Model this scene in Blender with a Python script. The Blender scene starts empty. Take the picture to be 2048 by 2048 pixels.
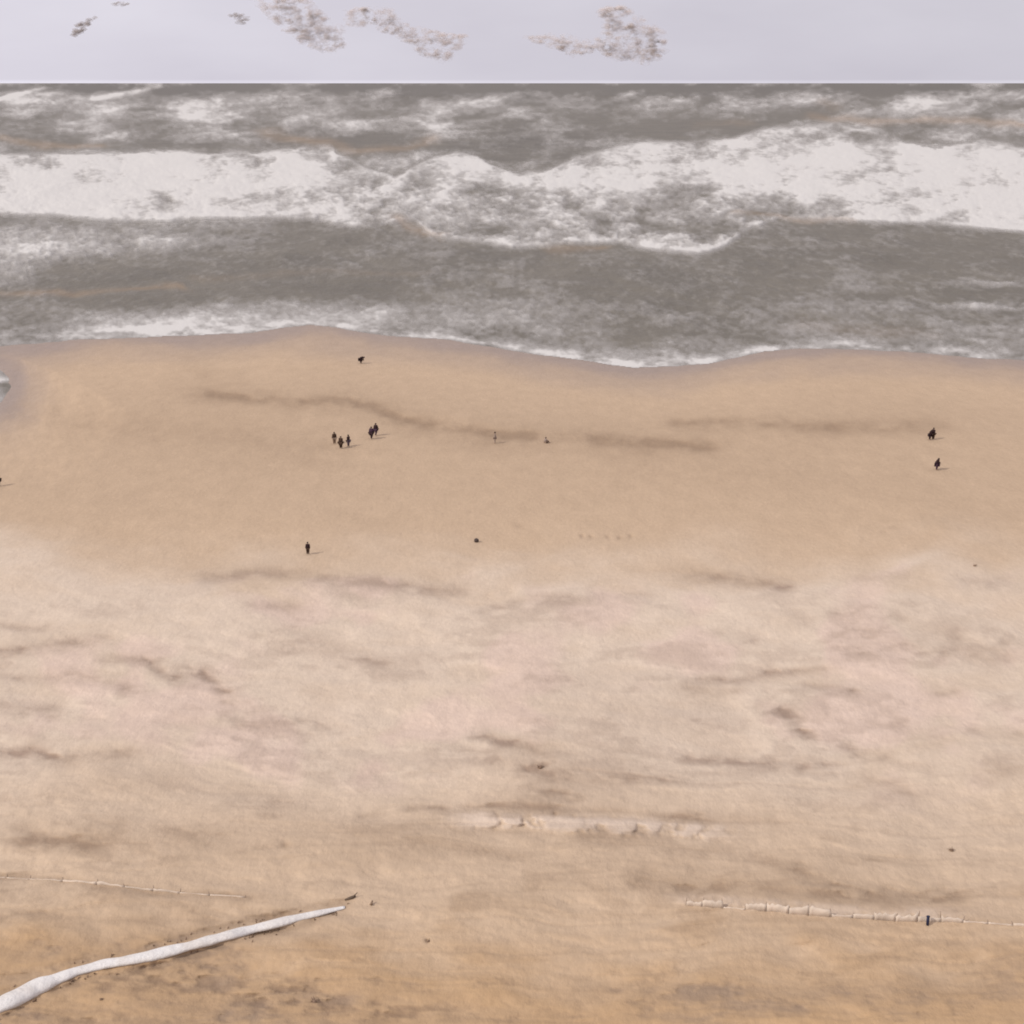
import bpy, bmesh, math, random
import numpy as np
from mathutils import Vector, Matrix

random.seed(7)
R = math.radians
scene = bpy.context.scene
COL = scene.collection

# ------------------------------------------------------------------ camera
CAM_H = 54.0                      # metres above the sea
FOV = R(38.0)
F = 1024.0 / math.tan(FOV / 2)    # focal length for a 2048 grid
HORIZON = 166.0
PITCH = math.atan((1024.0 - HORIZON) / F)
cam_d = bpy.data.cameras.new("camera")
cam_d.sensor_fit = 'HORIZONTAL'
cam_d.angle = FOV
cam_d.clip_start = 0.5
cam_d.clip_end = 400000.0
cam = bpy.data.objects.new("camera", cam_d)
cam.location = (0, 0, CAM_H)
cam.rotation_euler = (R(90) - PITCH, 0, 0)
COL.objects.link(cam)
scene.camera = cam

# ------------------------------------------------------------------ sky, sun, exposure
SUN_EL = R(38.0)
SUN_TRAVEL = Vector((1.0, 0.6, 0)).normalized()     # horizontal way the light travels
to_sun = Vector((-SUN_TRAVEL.x * math.cos(SUN_EL), -SUN_TRAVEL.y * math.cos(SUN_EL), math.sin(SUN_EL)))
world = bpy.data.worlds.new("World")
scene.world = world
world.use_nodes = True
wn, wl = world.node_tree.nodes, world.node_tree.links
wn.clear()
w_out = wn.new("ShaderNodeOutputWorld")
w_bg = wn.new("ShaderNodeBackground")
w_bg.inputs[1].default_value = 0.1
sky = wn.new("ShaderNodeTexSky")
sky.sky_type = 'NISHITA'
sky.sun_disc = False
sky.sun_elevation = SUN_EL
sky.sun_rotation = math.atan2(to_sun.x, to_sun.y)
sky.dust_density = 3.0
tc = wn.new("ShaderNodeTexCoord")
mp = wn.new("ShaderNodeMapping"); mp.inputs['Scale'].default_value = (2.2, 2.2, 7.0)
wno = wn.new("ShaderNodeTexNoise"); wno.inputs['Scale'].default_value = 1.6; wno.inputs['Detail'].default_value = 5
wcr = wn.new("ShaderNodeValToRGB")                       # high thin overcast veil
wcr.color_ramp.elements[0].position = 0.3; wcr.color_ramp.elements[0].color = (0.605, 0.574, 0.655, 1)
wcr.color_ramp.elements[1].position = 0.7; wcr.color_ramp.elements[1].color = (0.735, 0.708, 0.785, 1)
wmul = wn.new("ShaderNodeVectorMath"); wmul.operation = 'SCALE'; wmul.inputs['Scale'].default_value = 10.0
wmix = wn.new("ShaderNodeMix"); wmix.data_type = 'RGBA'; wmix.inputs[0].default_value = 0.9
wl.new(tc.outputs['Generated'], mp.inputs['Vector']); wl.new(mp.outputs[0], wno.inputs['Vector'])
wdot = wn.new("ShaderNodeVectorMath"); wdot.operation = 'DOT_PRODUCT'        # the veil glows towards the sun
wdot.inputs[1].default_value = to_sun
wgl = wn.new("ShaderNodeMath"); wgl.operation = 'MULTIPLY_ADD'; wgl.inputs[1].default_value = 4.9; wgl.inputs[2].default_value = 13.9
wsep = wn.new("ShaderNodeSeparateXYZ")
whz = wn.new("ShaderNodeMapRange"); whz.inputs[1].default_value = 0.0004; whz.inputs[2].default_value = 0.0022; whz.inputs[3].default_value = 1.2; whz.inputs[4].default_value = 1.0   # narrow brighter strip painted into the sky along the horizon
whm = wn.new("ShaderNodeMath"); whm.operation = 'MULTIPLY'
wl.new(tc.outputs['Generated'], wdot.inputs[0]); wl.new(wdot.outputs['Value'], wgl.inputs[0])
wl.new(tc.outputs['Generated'], wsep.inputs[0]); wl.new(wsep.outputs[2], whz.inputs[0])
wl.new(wgl.outputs[0], whm.inputs[0]); wl.new(whz.outputs[0], whm.inputs[1]); wl.new(whm.outputs[0], wmul.inputs['Scale'])
wl.new(wno.outputs['Fac'], wcr.inputs[0]); wl.new(wcr.outputs[0], wmul.inputs[0])
wl.new(sky.outputs[0], wmix.inputs[6]); wl.new(wmul.outputs[0], wmix.inputs[7])
wl.new(wmix.outputs[2], w_bg.inputs[0]); wl.new(w_bg.outputs[0], w_out.inputs[0])

sun_d = bpy.data.lights.new("sun", 'SUN')
sun_d.energy = 2.8
sun_d.angle = R(0.7)
sun_d.color = (1.0, 0.95, 0.88)
sun = bpy.data.objects.new("sun", sun_d)
sun.rotation_euler = (-to_sun).to_track_quat('-Z', 'Y').to_euler()
sun.location = (-100, -50, 200)
COL.objects.link(sun)

vs = scene.view_settings
vs.view_transform = 'Standard'; vs.look = 'None'; vs.gamma = 1.0; vs.exposure = -0.19
vs.use_curve_mapping = False
scene.cycles.max_bounces = 4
scene.cycles.filter_width = 1.9
scene.cycles.transparent_max_bounces = 24

# ------------------------------------------------------------------ survey helpers
cp, sp_ = math.cos(PITCH), math.sin(PITCH)
def ray(px, py):
    u = (np.asarray(px, float) - 1024.0) / F
    v = -(np.asarray(py, float) - 1024.0) / F
    return u, cp + v * sp_, -sp_ + v * cp          # x, y, z of the sight line
def on_height(px, py, z):
    dx, dy, dz = ray(px, py)
    t = (np.asarray(z, float) - CAM_H) / dz
    return dx * t, dy * t
def metre(px, py, z=0.0):                         # grid units covered by one metre there
    dx, dy, dz = ray(px, py)
    return F / ((z - CAM_H) / dz)

_tab = np.random.RandomState(3).rand(256, 256)
def vnoise(x, y, seed=0):
    x = x + seed * 17.31; y = y + seed * 9.77
    xi = np.floor(x).astype(np.int64); yi = np.floor(y).astype(np.int64)
    fx = x - xi; fy = y - yi
    fx = fx * fx * fx * (fx * (fx * 6 - 15) + 10); fy = fy * fy * fy * (fy * (fy * 6 - 15) + 10)
    a = _tab[xi & 255, yi & 255]; b = _tab[(xi + 1) & 255, yi & 255]
    c = _tab[xi & 255, (yi + 1) & 255]; d = _tab[(xi + 1) & 255, (yi + 1) & 255]
    return (a * (1 - fx) + b * fx) * (1 - fy) + (c * (1 - fx) + d * fx) * fy
def fbm(x, y, octaves=5, seed=0, gain=0.5):
    s = 0; a = 1.0; t = 0; cx, sx = math.cos(0.6), math.sin(0.6)
    for k in range(octaves):
        s = s + a * vnoise(x, y, seed + k * 3); t += a
        x, y = (x * cx - y * sx) * 2.03, (x * sx + y * cx) * 2.03
        a *= gain
    return s / t                                    # about 0.5 +- 0.2
def sstep(a, b, x):
    t = np.clip((x - a) / (b - a), 0, 1)
    return t * t * (3 - 2 * t)
def ell(px, py, cx, cy, rx, ry):
    return np.exp(-(((px - cx) / rx) ** 2 + ((py - cy) / ry) ** 2))
def stroke(px, py, pts, w, soft=1.0):
    """soft line of half width w through the listed points, w may differ across"""
    out = np.zeros_like(px)
    for (x0, y0), (x1, y1) in zip(pts[:-1], pts[1:]):
        dx, dy = x1 - x0, (y1 - y0)
        t = np.clip(((px - x0) * dx + (py - y0) * dy) / (dx * dx + dy * dy), 0, 1)
        ex = (px - x0 - t * dx) / (w * 2.2); ey = (py - y0 - t * dy) / w
        out = np.maximum(out, np.exp(-(ex * ex + ey * ey)))
    return out

SH_X = [-700, 0, 100, 250, 380, 500, 560, 620, 680, 740, 800, 900, 960, 1024, 1120, 1200, 1270, 1350, 1420, 1480, 1530, 1600, 1700, 1800, 1900, 2048, 2800]
SH_Y = [715, 693, 684, 675, 670, 667, 657, 650, 656, 667, 673, 680, 691, 702, 716, 727, 735, 733, 726, 713, 702, 697, 699, 703, 711, 722, 740]
def shore_dist(px, py):
    s = py - np.interp(px, SH_X, SH_Y) + 5 * (fbm(px / 60, py / 60, 4, 40) - 0.5)
    e = np.sqrt(((px + 75) / 92) ** 2 + ((py - 772) / 62) ** 2)
    return np.minimum(s, 55 * (e - 1) + 14 * (fbm(px / 30, py / 30, 3, 41) - .5))

def axis(lo, hi, step, far_lo, far_hi, n):
    mid = np.arange(lo, hi + step, step)
    a = lo - (np.geomspace(1, 1 + (lo - far_lo), n) - 1)[1:][::-1] if far_lo < lo else []
    b = hi + step + (np.geomspace(1, 1 + (far_hi - hi), n) - 1)[1:] if far_hi > hi else []
    return np.concatenate([a, mid, b])

def grid_mesh(name, X, Y, Z, keep=None, attrs=None):
    """one sheet from 2-D arrays of coordinates; keep drops faces; attrs: name -> (rows, cols, 4)"""
    nr, nc = X.shape
    co = np.stack([X, Y, Z], -1).reshape(-1, 3)
    idx = np.arange(nr * nc).reshape(nr, nc)
    q = np.stack([idx[:-1, :-1], idx[1:, :-1], idx[1:, 1:], idx[:-1, 1:]], -1).reshape(-1, 4)
    if keep is not None:
        q = q[keep.reshape(-1)]
        used = np.unique(q); remap = np.full(nr * nc, -1); remap[used] = np.arange(len(used))
        q = remap[q]; co = co[used]
    else:
        used = slice(None)
    me = bpy.data.meshes.new(name)
    me.vertices.add(len(co)); me.vertices.foreach_set("co", co.astype(np.float32).ravel())
    me.loops.add(q.size); me.loops.foreach_set("vertex_index", q.astype(np.int32).ravel())
    me.polygons.add(len(q))
    me.polygons.foreach_set("loop_start", np.arange(0, q.size, 4, dtype=np.int32))
    me.update(calc_edges=True)
    me.polygons.foreach_set("use_smooth", np.ones(len(q), dtype=bool))
    for k, v in (attrs or {}).items():
        at = me.attributes.new(k, 'FLOAT_COLOR', 'POINT')
        at.data.foreach_set("color", v.reshape(-1, 4)[used].astype(np.float32).ravel())
    me.validate()
    ob = bpy.data.objects.new(name, me)
    COL.objects.link(ob)
    # face up
    if len(me.polygons) and me.polygons[0].normal.z < 0:
        me.flip_normals()
    return ob

def tag(o, label=None, cat=None, group=None, kind=None):
    if label: o["label"] = label
    if cat: o["category"] = cat
    if group: o["group"] = group
    if kind: o["kind"] = kind
    return o

# ------------------------------------------------------------------ material helpers
def new_mat(name):
    m = bpy.data.materials.new(name); m.use_nodes = True
    nt = m.node_tree
    b = nt.nodes["Principled BSDF"]
    return m, nt, b
def n_attr(nt, name):
    a = nt.nodes.new("ShaderNodeAttribute"); a.attribute_name = name
    s = nt.nodes.new("ShaderNodeSeparateColor")
    nt.links.new(a.outputs['Color'], s.inputs[0])
    return s.outputs[0], s.outputs[1], s.outputs[2], a.outputs['Alpha']
def n_mix(nt, fac, a, b, mode='MIX'):
    m = nt.nodes.new("ShaderNodeMix"); m.data_type = 'RGBA'; m.blend_type = mode
    if hasattr(fac, 'links'): nt.links.new(fac, m.inputs[0])
    else: m.inputs[0].default_value = fac
    for k, v in ((6, a), (7, b)):
        if hasattr(v, 'links'): nt.links.new(v, m.inputs[k])
        else: m.inputs[k].default_value = (*v, 1)
    return m.outputs[2]
def n_noise(nt, scale, detail=4, rough=0.55, stretch=(1, 1, 1)):
    g = nt.nodes.new("ShaderNodeNewGeometry")
    mp = nt.nodes.new("ShaderNodeMapping"); mp.inputs['Scale'].default_value = stretch
    n = nt.nodes.new("ShaderNodeTexNoise")
    n.inputs['Scale'].default_value = scale; n.inputs['Detail'].default_value = detail
    n.inputs['Roughness'].default_value = rough
    nt.links.new(g.outputs['Position'], mp.inputs[0]); nt.links.new(mp.outputs[0], n.inputs['Vector'])
    return n.outputs['Fac']
def n_ramp(nt, fac, stops):
    r = nt.nodes.new("ShaderNodeValToRGB")
    e = r.color_ramp.elements
    e[0].position, e[0].color = stops[0][0], (*stops[0][1], 1)
    e[1].position, e[1].color = stops[1][0], (*stops[1][1], 1)
    for p, c in stops[2:]:
        k = e.new(p); k.color = (*c, 1)
    nt.links.new(fac, r.inputs[0])
    return r.outputs[0]
def n_math(nt, op, a, b=0.0):
    m = nt.nodes.new("ShaderNodeMath"); m.operation = op
    for k, v in ((0, a), (1, b)):
        if hasattr(v, 'links'): nt.links.new(v, m.inputs[k])
        else: m.inputs[k].default_value = v
    return m.outputs[0]
def n_bump(nt, h, strength, dist):
    b = nt.nodes.new("ShaderNodeBump")
    b.inputs['Strength'].default_value = strength; b.inputs['Distance'].default_value = dist
    nt.links.new(h, b.inputs['Height'])
    return b.outputs[0]
def simple(name, col, rough=0.8, var=0.12, scale=20.0):
    m, nt, b = new_mat(name)
    n = n_noise(nt, scale)
    lo = tuple(c * (1 - var) for c in col); hi = tuple(min(1, c * (1 + var)) for c in col)
    nt.links.new(n_ramp(nt, n, [(0.3, lo), (0.7, hi)]), b.inputs['Base Color'])
    b.inputs['Roughness'].default_value = rough
    b.inputs['Specular IOR Level'].default_value = 0.2
    return m

# sand
M_sand, nt, b = new_mat("beach_sand")
dry, gold, smudge, wet = n_attr(nt, "sand_a")
pink, pale, dark, _ = n_attr(nt, "sand_b")
c = n_mix(nt, dry, (0.470, 0.346, 0.232), (0.578, 0.470, 0.362))
c = n_mix(nt, gold, c, (0.450, 0.298, 0.165))
c = n_mix(nt, pink, c, (0.604, 0.458, 0.376))
c = n_mix(nt, pale, c, (0.620, 0.505, 0.402))
c = n_mix(nt, smudge, c, n_mix(nt, dry, (0.300, 0.212, 0.138), (0.325, 0.240, 0.180)))
c = n_mix(nt, wet, c, (0.255, 0.202, 0.176))
c = n_mix(nt, dark, c, (0.170, 0.110, 0.070))
c = n_mix(nt, 1.0, c, n_ramp(nt, n_noise(nt, 0.55, 6, 0.62, (0.8, .38, 1)), [(0.25, (0.885, 0.88, 0.872)), (0.75, (1.01, 1.01, 1.005))]), 'MULTIPLY')
c = n_mix(nt, 1.0, c, n_ramp(nt, n_noise(nt, 2.6, 5, 0.7, (1, .5, 1)), [(0.28, (0.935, 0.932, 0.93)), (0.72, (1.06, 1.06, 1.06))]), 'MULTIPLY')
nt.links.new(c, b.inputs['Base Color'])
nt.links.new(n_math(nt, 'SUBTRACT', 0.95, n_math(nt, 'MULTIPLY', wet, 0.45)), b.inputs['Roughness'])
b.inputs['Specular IOR Level'].default_value = 0.15
nt.links.new(n_bump(nt, n_noise(nt, 1.1, 7, 0.66, (1, .6, 1)), 0.5, 0.3), b.inputs['Normal'])

# sea
M_sea, nt, b = new_mat("sea_water")
thin, silt, dusk, _ = n_attr(nt, "sea_a")
c = n_mix(nt, dusk, (0.140, 0.124, 0.096), (0.093, 0.082, 0.065))
c = n_mix(nt, silt, c, (0.225, 0.165, 0.105))
fine = n_noise(nt, 0.34, 6, 0.66, (1, .22, 1))
fleck = n_math(nt, 'ADD', thin, n_math(nt, 'MULTIPLY', n_math(nt, 'SUBTRACT', fine, 0.5), 0.55))
fl = n_ramp(nt, fleck, [(0.02, (0, 0, 0)), (1.0, (1, 1, 1))])
c = n_mix(nt, 1.0, c, n_ramp(nt, n_noise(nt, 0.05, 6, 0.6, (0.7, .35, 1)), [(0.3, (0.86, 0.86, 0.86)), (0.7, (1.13, 1.13, 1.13))]), 'MULTIPLY')
c = n_mix(nt, fl, c, (0.500, 0.470, 0.432))
nt.links.new(c, b.inputs['Base Color'])
b.inputs['Roughness'].default_value = 0.55
b.inputs['IOR'].default_value = 1.33
b.inputs['Specular IOR Level'].default_value = 0.22
nt.links.new(n_bump(nt, n_noise(nt, 0.30, 6, 0.6, (0.8, .45, 1)), 0.6, 1.0), b.inputs['Normal'])

# foam
M_foam, nt, b = new_mat("sea_foam")
lev, silt, _, _ = n_attr(nt, "foam_a")
fine = n_noise(nt, 0.20, 6, 0.66, (1, .2, 1))
k = n_math(nt, 'ADD', lev, n_math(nt, 'MULTIPLY', n_math(nt, 'SUBTRACT', fine, 0.5), 0.46))
c = n_ramp(nt, k, [(0.30, (0.330, 0.305, 0.275)), (0.60, (0.455, 0.430, 0.396)), (0.92, (0.545, 0.524, 0.486))])
c = n_mix(nt, silt, c, (0.47, 0.37, 0.28))
nt.links.new(c, b.inputs['Base Color'])
b.inputs['Roughness'].default_value = 0.95
b.inputs['Specular IOR Level'].default_value = 0.1
nt.links.new(n_bump(nt, fine, 0.3, 0.6), b.inputs['Normal'])
nt.links.new(n_ramp(nt, k, [(0.26, (0, 0, 0)), (0.86, (1, 1, 1))]), b.inputs['Alpha'])

# ------------------------------------------------------------------ sand sheet
xs = axis(-60, 2110, 2.7, -2600, 4700, 34)
ys = np.concatenate([np.arange(560, 650, 9.0), np.arange(650, 2080, 2.5), 2080 + (np.geomspace(1, 7000, 40) - 1)[1:]])
PX, PY = np.meshgrid(xs, ys)
s = shore_dist(PX, PY)
wx = PX / 150; wy = PY / 42
n_big = fbm(PX / 420, PY / 150, 4, 1) - 0.5
n_mid = fbm(wx + 1.2 * n_big, wy + 2.5 * n_big, 5, 5) - 0.5
n_fine = fbm(PX / 34, PY / 12, 4, 9) - 0.5
warp_y = PY + 26 * (fbm(PX / 210, PY / 130, 3, 12) - 0.5)
warp_x = PX + 40 * (fbm(PX / 130, PY / 60, 3, 15) - 0.5)
edge = 1095 + 30 * np.sin(PX / 330.0) + 0.03 * PX
dry = sstep(-80, 105, PY - edge + 120 * n_big + 60 * n_mid) * (1 - 0.85 * sstep(1400, 1800, PY + 160 * n_big + 100 * n_mid))
dry = np.clip(dry * (1.0 + 0.9 * n_mid), 0, 1)
gold = sstep(1770, 2020, PY + 110 * n_big + 140 * n_mid) * 1.0 + 0.6 * ell(PX, PY, 120, 1900, 300, 50) + .4 * ell(PX, PY, 400, 1990, 400, 50) - 0.15 * ell(PX, PY, 1400, 1950, 700, 60)
gold = np.clip(gold * (1 + 0.8 * n_mid), 0, 1)
pink = sstep(0.0, 0.18, fbm(PX / 170, PY / 110, 3, 22) - 0.5) * sstep(0.5, 0.9, dry) * 0.55
smudge = np.zeros_like(PX)  # darker sand marks; one is ridge shade painted into the colour
SM = [
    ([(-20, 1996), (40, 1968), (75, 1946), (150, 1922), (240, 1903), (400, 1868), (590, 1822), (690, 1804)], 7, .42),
    ([(-20, 2048), (75, 2003), (150, 1966), (240, 1945), (400, 1908), (590, 1854), (690, 1824)], 7, .46),  # soft darker marks in the sand: points, half width, strength
    ([(440, 782), (520, 797), (700, 800), (800, 840), (900, 856), (1000, 872), (1120, 880), (1250, 881), (1420, 886)], 9, .52),
    ([(700, 803), (820, 850), (960, 878), (1300, 888)], 24, .2),
    ([(1370, 846), (1560, 846), (1780, 852), (1870, 850)], 10, .4),
    ([(420, 780), (640, 805)], 20, .2), ([(0, 830), (200, 850), (420, 870), (620, 900)], 30, .16), ([(380, 720), (420, 760)], 14, .14),
    ([(410, 1147), (560, 1143), (720, 1160), (900, 1176)], 11, .34),
    ([(510, 1203), (585, 1214)], 8, .30), ([(640, 1162), (700, 1190)], 12, .12),
    ([(1395, 1150), (1480, 1152), (1570, 1166)], 10, .48),
    ([(1000, 1212), (1060, 1198), (1140, 1200)], 9, .24), ([(1210, 1192), (1290, 1190)], 8, .20),
    ([(0, 1244), (95, 1250)], 7, .30), ([(0, 1302), (90, 1290), (200, 1275)], 11, .42),
    ([(220, 1318), (300, 1325), (345, 1350), (385, 1346)], 8, .42), ([(405, 1345), (425, 1358), (440, 1375)], 8, .42),
    ([(440, 1390), (480, 1430)], 12, .14), ([(0, 1345), (110, 1352), (180, 1345), (250, 1368)], 11, .32),
    ([(30, 1410), (95, 1414)], 12, .24), ([(580, 1255), (630, 1290), (690, 1310)], 14, .18), ([(730, 1310), (750, 1320)], 9, .26), ([(590, 1300), (660, 1312)], 8, .24),
    ([(350, 1440), (480, 1455), (640, 1430)], 16, .14),
    ([(0, 1512), (60, 1508), (130, 1522), (160, 1508), (250, 1506)], 9, .42),
    ([(330, 1565), (420, 1590), (560, 1596)], 12, .17),
    ([(60, 1664), (120, 1672), (185, 1676)], 13, .46), ([(0, 1680), (60, 1680)], 9, .24), ([(360, 1660), (440, 1680)], 12, .14),
    ([(1390, 1368), (1480, 1366), (1560, 1350), (1640, 1345)], 9, .42), ([(1400, 1385), (1480, 1388)], 8, .26),
    ([(1620, 1380), (1700, 1385)], 6, .36), ([(1560, 1430), (1585, 1448), (1620, 1470)], 7, .36),
    ([(985, 1468), (1030, 1484), (1090, 1500)], 9, .36), ([(920, 1490), (1000, 1525)], 14, .14),
    ([(1062, 1540), (1090, 1530)], 6, .55), ([(1090, 1545), (1180, 1565), (1320, 1560)], 9, .22), ([(1120, 1582), (1145, 1600)], 9, .28),
    ([(1400, 1430), (1460, 1480)], 26, .18), ([(1380, 1516), (1500, 1524), (1660, 1530)], 10, .28),
    ([(1700, 1490), (1730, 1505), (1765, 1515)], 9, .36), ([(1780, 1525), (1860, 1535)], 8, .20),
    ([(1745, 1562), (1790, 1572), (1840, 1588)], 12, .32), ([(1900, 1258), (1930, 1290), (1990, 1305)], 20, .34), ([(1780, 1290), (1830, 1292)], 12, .26),
    ([(1690, 1235), (1715, 1300)], 16, .20), ([(1575, 1220), (1610, 1235)], 8, .22), ([(1480, 1270), (1515, 1275)], 8, .20), ([(1790, 1220), (1800, 1230)], 8, .20),
    ([(1820, 1465), (1880, 1470)], 14, .22), ([(1950, 1460), (2048, 1468)], 8, .26), ([(1730, 1155), (1810, 1150)], 9, .20), ([(1930, 1160), (2000, 1165)], 8, .22), ([(1880, 1390), (1905, 1385)], 6, .30),
    ([(940, 1614), (1060, 1612), (1200, 1622), (1360, 1634), (1480, 1642)], 7, .28),  # shade line behind the low ridge, painted as darker sand
    ([(1350, 1634), (1450, 1632), (1560, 1640)], 11, .20), ([(740, 1626), (760, 1622)], 5, .36), ([(820, 1612), (880, 1612)], 5, .36), ([(930, 1662), (1000, 1663), (1130, 1670), (1280, 1675)], 6, .16),
    ([(840, 1690), (920, 1700), (1030, 1715)], 13, .22),
    ([(1300, 1762), (1400, 1770), (1520, 1780), (1680, 1797)], 12, .38), ([(1540, 1722), (1590, 1742), (1660, 1780)], 12, .26), ([(1520, 1718), (1600, 1730)], 7, .20),
    ([(1740, 1790), (1830, 1795), (1900, 1790)], 14, .38), ([(1700, 1720), (1830, 1722)], 9, .16),
    ([(0, 1752), (120, 1760), (250, 1770), (330, 1782), (500, 1790)], 6, .30), ([(0, 1830), (180, 1832), (420, 1842)], 8, .26),
    ([(0, 1900), (130, 1885), (330, 1880)], 18, .24), ([(0, 1960), (60, 1940), (150, 1920), (250, 1895)], 11, .32),
    ([(150, 1985), (260, 1965), (380, 1935), (470, 1925)], 18, .28), ([(480, 2010), (560, 1990), (680, 1995)], 17, .46), ([(620, 1996), (640, 2010)], 8, .4), ([(700, 2010), (900, 2005)], 14, .16),
    ([(1220, 1972), (1400, 1980), (1560, 1976), (1700, 1985)], 12, .32), ([(1560, 1990), (1600, 2000)], 7, .3), ([(1800, 1980), (2048, 1935)], 20, .20), ([(0, 2040), (200, 2035), (450, 2030)], 30, .3), ([(480, 1985), (700, 2005), (900, 2030)], 30, .26), ([(260, 1960), (420, 1955), (560, 1975)], 24, .24), ([(0, 1915), (160, 1895)], 22, .22), ([(1150, 1985), (1500, 1990), (2048, 1985)], 26, .2), ([(900, 2035), (1400, 2030)], 14, .14),
]
for pts, w, k in SM:
    x0 = min(p[0] for p in pts) - 7 * w; x1 = max(p[0] for p in pts) + 7 * w
    y0 = min(p[1] for p in pts) - 5 * w - 15; y1 = max(p[1] for p in pts) + 5 * w + 15
    i0, i1 = np.searchsorted(ys, [y0, y1]); j0, j1 = np.searchsorted(xs, [x0, x1])
    sl = (slice(i0, i1), slice(j0, j1))
    if i1 <= i0 or j1 <= j0: continue
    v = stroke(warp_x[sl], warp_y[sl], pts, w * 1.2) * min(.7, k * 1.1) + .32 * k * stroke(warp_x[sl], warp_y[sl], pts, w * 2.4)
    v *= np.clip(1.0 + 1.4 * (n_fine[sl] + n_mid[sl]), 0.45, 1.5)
    smudge[sl] = np.maximum(smudge[sl], v) + 0.3 * np.minimum(smudge[sl], v)
# random faint marks over all of the dry sand, inside and outside the view
streak = fbm(PX / 520 + 2 * n_big, PY / 9.0 + 9 * n_big, 4, 33) - 0.5
extra = 0.6 * np.clip(streak - .03, 0, .3) * sstep(1380, 1620, PY) + (sstep(0.03, 0.30, n_mid + 0.5 * n_fine) * 0.26 + 0.16 * sstep(0.0, 0.25, n_big + .4 * n_mid)) * sstep(1120, 1250, PY)
smudge = np.clip(smudge + extra + 0.10 * sstep(0.02, 0.3, n_big) * sstep(30, 120, s) * (1 - sstep(1000, 1150, PY)), 0, 1)
smudge += 0.13 * sstep(40, 140, s) * (1 - sstep(960, 1090, PY))
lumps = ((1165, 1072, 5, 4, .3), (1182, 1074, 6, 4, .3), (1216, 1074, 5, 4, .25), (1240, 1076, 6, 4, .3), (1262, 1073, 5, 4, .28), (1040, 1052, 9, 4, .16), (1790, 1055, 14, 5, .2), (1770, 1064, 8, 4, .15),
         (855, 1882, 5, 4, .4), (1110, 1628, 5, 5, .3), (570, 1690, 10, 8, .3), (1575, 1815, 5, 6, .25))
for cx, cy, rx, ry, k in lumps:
    smudge += 1.5 * k * ell(PX, PY, cx, cy, rx, ry)  # footprints and specks: darker spots that also sink the sand
wet = (1 - sstep(2, 48, s + 34 * n_mid)) * 0.8
wet = np.maximum(wet, 0.6 * ell(PX, PY, 0, 760, 75, 95))
wet = np.maximum(wet, 0.4 * (1 - sstep(20, 70, s + 40 * n_mid)))
# crumbly low ridges (pale lumps)
def ridge(pts, w):
    yc = np.interp(PX, [p[0] for p in pts], [p[1] for p in pts])
    ends = sstep(pts[0][0] - 40, pts[0][0] + 60, PX) * (1 - sstep(pts[-1][0] - 60, pts[-1][0] + 60, PX))
    d = (PY - yc) / w
    return np.exp(-d ** 4) * ends
kn = fbm(PX / 26, PY / 20, 3, 60)
rg1 = ridge([(900, 1640), (1000, 1641), (1100, 1645), (1300, 1656), (1440, 1664)], 15 + 16 * (kn - .5)) * sstep(0.25, 0.5, kn)
rg2 = ridge([(1340, 1796), (1500, 1808), (1650, 1820), (1920, 1832)], 14) * (0.4 + 0.6 * sstep(0.25, 0.6, kn))
pale = np.clip(0.85 * rg1 + 0.5 * rg2, 0, 1)
dark = (0.6 * ell(PX, PY, 560, 1990, 120, 24) + .4 * ell(PX, PY, 300, 1965, 160, 22) + .4 * ell(PX, PY, 760, 2025, 160, 18) + .3 * ell(PX, PY, 150, 2035, 150, 14)) * sstep(0, 0.25, n_fine + 0.1) + 0.12 * sstep(0.16, 0.3, n_fine) * gold * sstep(1850, 1950, PY)
dark = np.clip(dark, 0, 1)
# relief, metres
relief = np.where(s > 0, 0.016 * np.minimum(s, 150), 0.03 * s)
relief = relief + sstep(30, 120, s) * (0.5 * n_big + 0.12 * n_mid) + sstep(1080, 1250, PY) * (0.9 * n_big + 0.45 * n_mid + 0.10 * n_fine)
relief = relief - 0.35 * smudge * sstep(60, 120, s) + 0.18 * rg1 + 0.12 * rg2
relief = relief - 0.15 * dark
ZZ = np.clip(relief, -6, 8)
XW, YW = on_height(PX, PY, ZZ)
one = np.ones_like(PX)
sand = grid_mesh("sand", XW, YW, ZZ, attrs={
    "sand_a": np.stack([dry, gold, np.clip(smudge, 0, 1), wet], -1),
    "sand_b": np.stack([pink, pale, dark, one], -1)})
sand.data.materials.append(M_sand)
tag(sand, "broad tan and pale pink sandy beach sloping to the sea", "sand", kind="structure")

def sand_z(px, py):
    j = int(np.clip(np.searchsorted(xs, px), 1, len(xs) - 1)); i = int(np.clip(np.searchsorted(ys, py), 1, len(ys) - 1))
    fx = (px - xs[j - 1]) / (xs[j] - xs[j - 1]); fy = (py - ys[i - 1]) / (ys[i] - ys[i - 1])
    a = ZZ[i - 1, j - 1] * (1 - fx) + ZZ[i - 1, j] * fx; b_ = ZZ[i, j - 1] * (1 - fx) + ZZ[i, j] * fx
    return float(a * (1 - fy) + b_ * fy)
def spot(px, py):
    z = sand_z(px, py); x, y = on_height(px, py, z)
    return Vector((float(x), float(y), z))

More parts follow.
